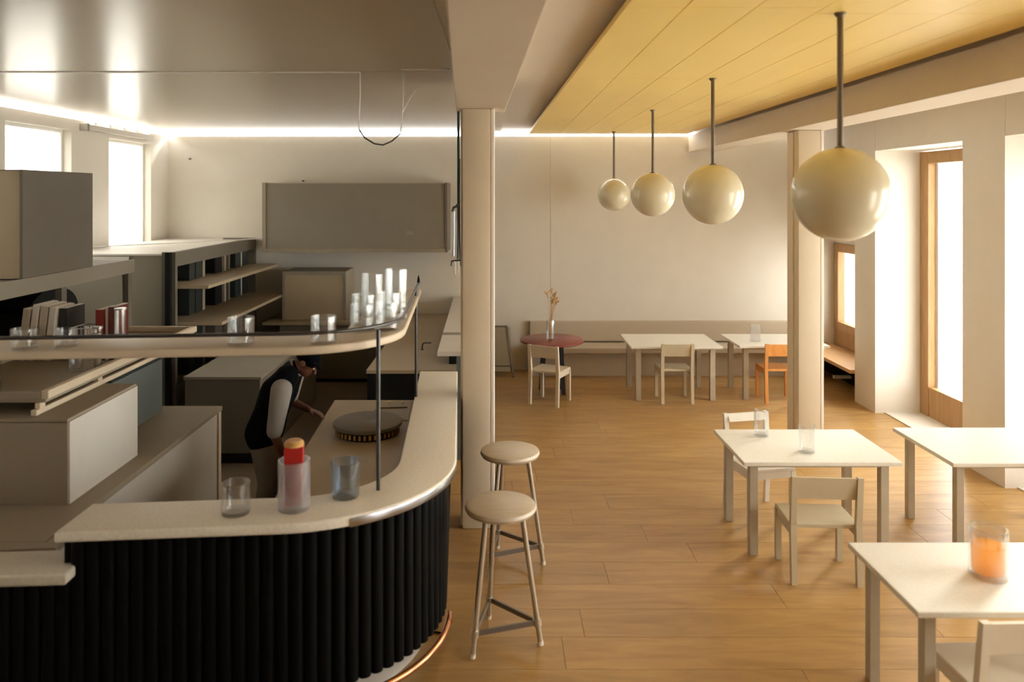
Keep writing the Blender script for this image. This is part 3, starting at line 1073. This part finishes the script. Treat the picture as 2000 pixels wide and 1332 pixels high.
hd = thing('wall_hood', 'wide grey extractor hood box fixed high on the back wall', 'hood', (-2.2, 12.0, 1.93))
part('body', box(-3.5, -.80, 11.57, 12.3, 1.94, 2.97), 'grey_board', hd, world=True)
part('side_trim', box(-3.55, -3.5, 11.55, 12.3, 1.93, 2.98), 'taupe', hd, world=True)
part('side_trim', box(-.80, -.765, 11.55, 12.3, 1.93, 2.98), 'grey_board_dark', hd, world=True)
part('bottom_lip', box(-3.5, -.8, 11.55, 11.57, 1.93, 1.985), 'taupe', hd, world=True)
part('badge', box(-1.39, -1.28, 11.56, 11.57, 2.19, 2.25), 'taupe', hd, world=True)

rc = thing('black_fronted_counter', 'tan topped counter with black front behind the bar end', 'counter', (-.95, 10.2, 0))
part('worktop', box(-1.43, -.42, 8.31, 12.28, .86, .9, .004), 'tan_board', rc, world=True)
part('body', box(-1.42, -.72, 8.33, 12.27, 0, .86), 'charcoal', rc, world=True)
pcn = thing('pass_counter', 'raised pale serving ledge behind the left column', 'counter', (-.5, 10, 0))
part('ledge', prism([(-.635, 8.0), (-.33, 8.0), (-.33, 12.28), (-.715, 12.28)], 1.115, 1.165, .004), 'board_light', pcn, world=True)
part('joint_strip', prism([(-.652, 8.95), (-.34, 8.95), (-.34, 9.1), (-.656, 9.1)], 1.1655, 1.168), 'grey_board', pcn, world=True)
part('support', box(-.44, -.36, 8.1, 8.2, 0.0, 1.115), 'teal_box', pcn, world=True)
part('support', box(-.55, -.41, 8.6, 12.25, .902, 1.115), 'charcoal', pcn, world=True)
fa_ = thing('tap', 'small bent steel tap on the tan counter by the wall', 'tap', (-.93, 9.4, .9))
part('spout', tube([(0, 0, 0), (0, 0, .05), (.01, 0, .075), (.03, 0, .085), (.11, 0, .085)], .008, 8), 'dark_steel', fa_, smooth=50)
part('flange', lathe([(.018, 0), (.018, .01), (0, .012)], 14), 'dark_steel', fa_, smooth=40)

# ---- inner work counter behind the bar and the round griddle
def rot_pt(dd, yy):
    """x of the bar return set back by dd at depth yy"""
    return P2.x - dd + (yy - P2.y) * (-.05)


ic = thing('inner_counter', 'low tan work counter inside the bar', 'counter', (-1.1, 5.9, 0))
inner = [(rot_pt(1.14, 4.62), 4.62), (rot_pt(.9, 4.50), 4.50)] + [(v.x, v.y) for v in bar_path(.37, -1.2, 7.1, 14) if v.y > 4.55] + [(rot_pt(1.14, 7.1), 7.1)]
part('worktop', prism(inner, .865, .9), 'tan_board', ic, world=True)
inb = [(rot_pt(1.11, 4.65), 4.65), (rot_pt(.42, 4.75), 4.75), (rot_pt(.42, 7.07), 7.07), (rot_pt(1.11, 7.07), 7.07)]
part('body', prism(inb, 0, .865), 'grey_board_dark', ic, world=True)
part('sink_panel', prism([(rot_pt(.42, 6.45), 6.45), (rot_pt(.42, 7.0), 7.0), (rot_pt(.72, 7.0), 7.0), (rot_pt(.72, 6.45), 6.45)][::-1], .9, .906), 'taupe', ic, world=True)
for xx in (.5, .62):
    part('stud', lathe([(.012, 0), (.012, .02), (.0, .025)], 10, None, (rot_pt(xx, 6.95), 6.95, .906)), 'board_light', ic, smooth=40, world=True)
part('edge_hose', tube([(rot_pt(.72, 6.45), 6.45, .912), (rot_pt(.72, 6.7), 6.7, .912), (rot_pt(.70, 6.8), 6.8, .912), (rot_pt(.45, 6.82), 6.82, .912)], .006, 6), 'grey_board_dark', ic, smooth=50, world=True)

gr = thing('round_hotplate', 'round grey hotplate with slotted brass edge on the inner counter', 'hotplate', (-1.04, 6.12, .9))
part('base', lathe([(0, 0), (.23, 0), (.25, .012), (.252, .062), (0, .062)], 44), 'charcoal', gr, smooth=40)
part('top_plate', lathe([(0, .062), (.262, .062), (.272, .07), (.272, .094), (.262, .102), (0, .102)], 48), 'grey_board_dark', gr, smooth=40)
tooth = mesh_of('slot_plate', box(-.009, .009, -.005, .005, .018, .052), 'brass')
for k in range(20):
    a = PI + PI * (k + .5) / 20
    o = link('slot_plate', tooth, gr)
    o.location = (.251 * math.cos(a), .251 * math.sin(a), 0)
    o.rotation_euler = (0, 0, a - PI / 2)

# ================================================================== wires and small fittings
wl = thing('curtain_rail', 'white boxed rail high on the left kitchen wall', 'rail', (-5.25, 10.7, 3.7))
part('rail_box', box(-5.29, -5.19, 9.75, 11.6, 3.62, 3.69, .006), 'board_light', wl, world=True)
part('end_cap', box(-5.29, -5.185, 9.70, 9.75, 3.61, 3.70, .004), 'grey_board', wl, world=True)
for k in range(5):
    part('hanger', box(-5.28, -5.2, 9.9 + .38 * k, 9.95 + .38 * k, 3.69, 3.735), 'leak_hanger_white', wl, world=True)

solo('taut_wire', tube([(-5.29, 8.9, 2.17), (-4.4, 10.23, 2.15), (-3.54, 11.55, 2.14)], .007, 6), 'cord_white', 'thin white wire strung across the kitchen to the hood', 'wire', 60)
lw_ = thing('looped_wire', 'loose wire looping down from the shiny kitchen ceiling', 'wire', (-1.115, 6.2, 3.79))
part('drop', tube([(-1.115, 6.2, 3.785), (-1.115, 6.2, 3.6), (-1.125, 6.2, 3.36), (-1.12, 6.2, 3.32)], .006, 6), 'cord_white', lw_, smooth=60, world=True)
part('loop', tube([(-1.12, 6.2, 3.32), (-1.08, 6.2, 3.26), (-1.0, 6.2, 3.21), (-.93, 6.2, 3.2), (-.86, 6.2, 3.23), (-.79, 6.2, 3.29)], .0065, 6), 'cord_dark', lw_, smooth=60, world=True)
part('rise', tube([(-.79, 6.2, 3.29), (-.775, 6.2, 3.4), (-.765, 6.2, 3.6), (-.765, 6.2, 3.785)], .005, 6), 'cord_white', lw_, smooth=60, world=True)
part('stray_end', tube([(-.77, 6.2, 3.46), (-.72, 6.2, 3.56), (-.665, 6.2, 3.66)], .004, 6), 'cord_white', lw_, smooth=60, world=True)

cb = thing('column_cable', 'dark teal strap with grey clamps hanging on the left column', 'cable', (-.33, 6.46, 2.2))
part('strap', box(-.345, -.325, 6.46, 6.47, 2.72, 3.5), 'strap_teal', cb, world=True)
part('clamp', tube([(-.335, 6.45, 2.72), (-.35, 6.45, 2.7), (-.375, 6.45, 2.69), (-.385, 6.45, 2.655)], .012, 8), 'dark_steel', cb, smooth=50, world=True)
part('rod', tube([(-.335, 6.455, 2.72), (-.335, 6.455, 2.26)], .013, 8), 'dark_steel', cb, smooth=50, world=True)
part('rod', tube([(-.37, 6.455, 2.66), (-.375, 6.455, 2.28)], .01, 8), 'steel', cb, smooth=50, world=True)
part('cross_pin', tube([(-.395, 6.45, 2.2), (-.39, 6.45, 2.24), (-.32, 6.45, 2.25)], .008, 8), 'dark_steel', cb, smooth=50, world=True)
part('hook', tube([(-.365, 6.45, 2.24), (-.365, 6.45, 2.14), (-.35, 6.45, 2.115), (-.335, 6.45, 2.14), (-.335, 6.45, 2.24)], .009, 8), 'cord_white', cb, smooth=50, world=True)
part('side_cord', tube([(-.322, 6.45, 3.1), (-.322, 6.44, 2.8), (-.32, 6.44, 2.4), (-.315, 6.45, 2.2)], .004, 6), 'cord_dark', cb, smooth=50, world=True)

for x, z, lb in ((-4.93, 3.37, 'tiny dark peg in the back wall near the left corner'), (-3.12, 3.02, 'tiny dark peg just above the wall hood')):
    o = solo('wall_peg', tube([(x, 12.30, z), (x, 12.26, z)], .012, 10), 'speck', lb, 'peg', 50)


# ================================================================== the person
def cap_prim(bm, p, q, r0, r1=None):
    """rounded limb segment: tapered tube plus end spheres"""
    r1 = r0 if r1 is None else r1
    p, q = Vector(p), Vector(q)
    n = 5
    tube([p.lerp(q, i / n) for i in range(n + 1)], r0, 16, bm, r1)
    bmesh.ops.create_uvsphere(bm, u_segments=16, v_segments=10, radius=r0, matrix=Matrix.Translation(p))
    bmesh.ops.create_uvsphere(bm, u_segments=16, v_segments=10, radius=r1, matrix=Matrix.Translation(q))


def ell(bm, c, sx, sy, sz, rot=Euler((0, 0, 0))):
    bmesh.ops.create_uvsphere(bm, u_segments=24, v_segments=16, radius=1.0,
                              matrix=Matrix.Translation(Vector(c)) @ rot.to_matrix().to_4x4() @ Matrix.Diagonal((sx, sy, sz, 1)))


def fuse(name, bm, m, voxel, smooth_n=6, fac=.5):
    """melt overlapping volumes into one continuous skin"""
    me = bpy.data.meshes.new('tmp')
    bm.to_mesh(me)
    bm.free()
    o = bpy.data.objects.new('tmp', me)
    col.objects.link(o)
    r = o.modifiers.new('r', 'REMESH')
    r.mode = 'VOXEL'
    r.voxel_size = voxel
    s = o.modifiers.new('s', 'SMOOTH')
    s.iterations = smooth_n
    s.factor = fac
    dg = bpy.context.evaluated_depsgraph_get()
    out = bpy.data.meshes.new_from_object(o.evaluated_get(dg))
    bpy.data.objects.remove(o)
    out.name = name
    out.materials.clear()
    out.materials.append(M[m])
    for p in out.polygons:
        p.use_smooth = True
    return out


PY = 6.3
pe = thing('person', 'person in black vest and cap bending forward behind the bar', 'person', (-1.9, PY, 0))
HIP, WAI, CHE, NEC = Vector((-1.91, PY, .87)), Vector((-1.86, PY, 1.02)), Vector((-1.79, PY, 1.2)), Vector((-1.69, PY, 1.36))
HED = Vector((-1.57, PY, 1.43))
HR = Euler((0, R(42), 0))


def hp(x, y, z):
    return HED + HR.to_matrix() @ Vector((x, y, z))


def side(v, d):
    return Vector((v.x, v.y + d, v.z))


NS, NE, NW = Vector((-1.725, PY - .185, 1.245)), Vector((-1.775, PY - .215, .91)), Vector((-1.70, PY - .19, .68))
FS, FE, FW = Vector((-1.72, PY + .185, 1.29)), Vector((-1.77, PY + .22, 1.05)), Vector((-1.60, PY + .17, .99))
KN = [(side(Vector((-1.86, PY, .47)), s * .095), side(Vector((-1.93, PY, .08)), s * .1)) for s in (-1, 1)]


def torso(bm, g):
    for s in (-1, 1):
        cap_prim(bm, side(HIP, s * .075), side(WAI, s * .06), .118 + g, .105 + g)
        cap_prim(bm, side(WAI, s * .06), side(CHE, s * .085), .105 + g, .112 + g)
        cap_prim(bm, side(CHE, s * .085), side(NEC, s * .09) + Vector((-.02, 0, -.03)), .112 + g, .07 + g)


bm = bmesh.new()
torso(bm, 0)
for s, S in ((-1, NS), (1, FS)):
    cap_prim(bm, NEC + Vector((-.01, 0, -.02)), S, .06, .062)
cap_prim(bm, NEC, HED + Vector((-.02, 0, -.02)), .058, .056)
for s, (k, a) in zip((-1, 1), KN):
    cap_prim(bm, side(HIP, s * .085), k, .095, .06)
    cap_prim(bm, k, a, .058, .038)
for S, E, W in ((NS, NE, NW), (FS, FE, FW)):
    cap_prim(bm, S, E, .055, .041)
    cap_prim(bm, E, W, .041, .028)
# head: skull, jaw, nose, brow, lips, ears
ell(bm, hp(-.01, 0, .02), .098, .076, .098, HR)
ell(bm, hp(.025, 0, -.05), .066, .056, .066, HR)
ell(bm, hp(.062, 0, -.088), .026, .026, .022, HR)
cap_prim(bm, hp(.088, 0, .01), hp(.112, 0, -.028), .009, .016)
cap_prim(bm, hp(.08, -.035, .025), hp(.08, .035, .025), .014)
cap_prim(bm, hp(.084, -.018, -.058), hp(.084, .018, -.058), .009)
cap_prim(bm, hp(.082, -.016, -.07), hp(.082, .016, -.07), .009)
for s in (-1, 1):
    ell(bm, hp(-.012, s * .078, -.01), .02, .01, .032, HR)


def hand(bm, W, d, palm_n, size=1.0, curl=.5):
    """palm, four unequal bent fingers and a thumb leaving the side of the palm"""
    d = d.normalized()
    n = palm_n.normalized()
    sd = d.cross(n).normalized()
    for t in (-.026, -.009, .009, .026):
        cap_prim(bm, W + d * .012 + sd * t * .6, W + d * .085 * size + sd * t, .014, .0125)
    for t, L in ((-.031, .07), (-.011, .083), (.010, .078), (.030, .06)):
        a = W + d * .085 * size + sd * t
        b = a + (d * .9 + n * .25 * curl) * L * .48
        c = b + (d * .75 + n * .9 * curl) * L * .32
        e = c + (d * .45 + n * 1.2 * curl) * L * .24
        cap_prim(bm, a, b, .0098, .009)
        cap_prim(bm, b, c, .009, .0082)
        cap_prim(bm, c, e, .0082, .007)
    a = W + d * .03 - sd * .03
    b = a + (d * .6 - sd * .7 + n * .2).normalized() * .04
    c = b + (d * .9 - sd * .15 + n * .3).normalized() * .032
    cap_prim(bm, a, b, .0125, .0105)
    cap_prim(bm, b, c, .0105, .008)


hand(bm, NW, (NW - NE).normalized() + Vector((0, 0, -.2)), Vector((.6, .5, 0)), curl=.6)
hand(bm, FW, Vector((1, -.1, -.35)), Vector((-.3, 0, -1)), curl=.45)
body = link('body', fuse('body', bm, 'skin', .0065, 4, .4), pe, world=True)
body['label'] = 'dark skinned body with bent head and hanging near arm'
# trousers
bm = bmesh.new()
for s, (k, a) in zip((-1, 1), KN):
    cap_prim(bm, side(HIP, s * .085), k, .115, .08)
    cap_prim(bm, k, a + Vector((0, 0, .03)), .08, .066)
    cap_prim(bm, side(HIP, s * .075), side(HIP.lerp(WAI, .55), s * .07), .132, .122)
link('trousers', fuse('trousers', bm, 'trousers', .011, 6), pe, world=True)['label'] = 'grey trousers'
# shirt with sleeves to above the elbow
bm = bmesh.new()
torso(bm, .008)
for S, E in ((NS, NE), (FS, FE)):
    cap_prim(bm, NEC + Vector((-.02, 0, -.03)), S, .062, .07)
    cap_prim(bm, S, S.lerp(E, .95), .086, .064)
link('shirt', fuse('shirt', bm, 'shirt', .009, 6), pe, world=True)['label'] = 'pale short sleeved shirt'
# vest over the shirt
bm = bmesh.new()
torso(bm, .024)
for s in (-1, 1):
    cap_prim(bm, side(HIP, s * .08) + Vector((0, 0, -.03)), side(HIP, s * .08), .132, .136)
cap_prim(bm, NEC + Vector((-.03, -.05, -.05)), NEC + Vector((-.03, .05, -.05)), .085)
cap_prim(bm, NEC + Vector((-.02, 0, -.02)), NEC + Vector((.02, 0, .012)), .074, .07)
link('vest', fuse('vest', bm, 'vest', .01, 6), pe, world=True)['label'] = 'black vest'
bm = lathe([(.072, -.006), (.078, -.006), (.08, .008), (.074, .008)], 24)
cr = part('collar', bm, 'shirt', pe, smooth=40, world=True)
cr.location = NEC.lerp(HED, .28)
cr.rotation_euler = (0, R(58), 0)
# cap and beard, eyes, shoes
bm = bmesh.new()
ell(bm, hp(-.014, 0, .04), .108, .086, .095, HR)
cap_prim(bm, hp(.07, -.05, .045), hp(.07, .05, .045), .012)
cap_prim(bm, hp(.08, -.045, .046), hp(.125, -.03, .035), .010, .008)
cap_prim(bm, hp(.08, .045, .046), hp(.125, .03, .035), .010, .008)
cap_prim(bm, hp(.09, 0, .05), hp(.138, 0, .036), .012, .008)
cap_prim(bm, hp(.09, -.02, .049), hp(.135, -.018, .036), .012, .008)
cap_prim(bm, hp(.09, .02, .049), hp(.135, .018, .036), .012, .008)
link('cap', fuse('cap', bm, 'cap', .006, 5), pe, world=True)['label'] = 'black cap'
for s in (-1, 1):
    bm = bmesh.new()
    bmesh.ops.create_uvsphere(bm, u_segments=12, v_segments=8, radius=.0115, matrix=Matrix.Translation(hp(.081, s * .03, .006)))
    part('eye', bm, 'eye_white', pe, smooth=60, world=True)
for k, a in KN:
    bm = bmesh.new()
    cap_prim(bm, a + Vector((-.03, 0, -.038)), a + Vector((.14, 0, -.046)), .042, .034)
    cap_prim(bm, a + Vector((0, 0, -.03)), a + Vector((0, 0, .03)), .046, .042)
    bmesh.ops.translate(bm, verts=bm.verts[:], vec=(0, 0, .0))
    link('shoe', fuse('shoe', bm, 'shoe', .007, 4), pe, world=True)
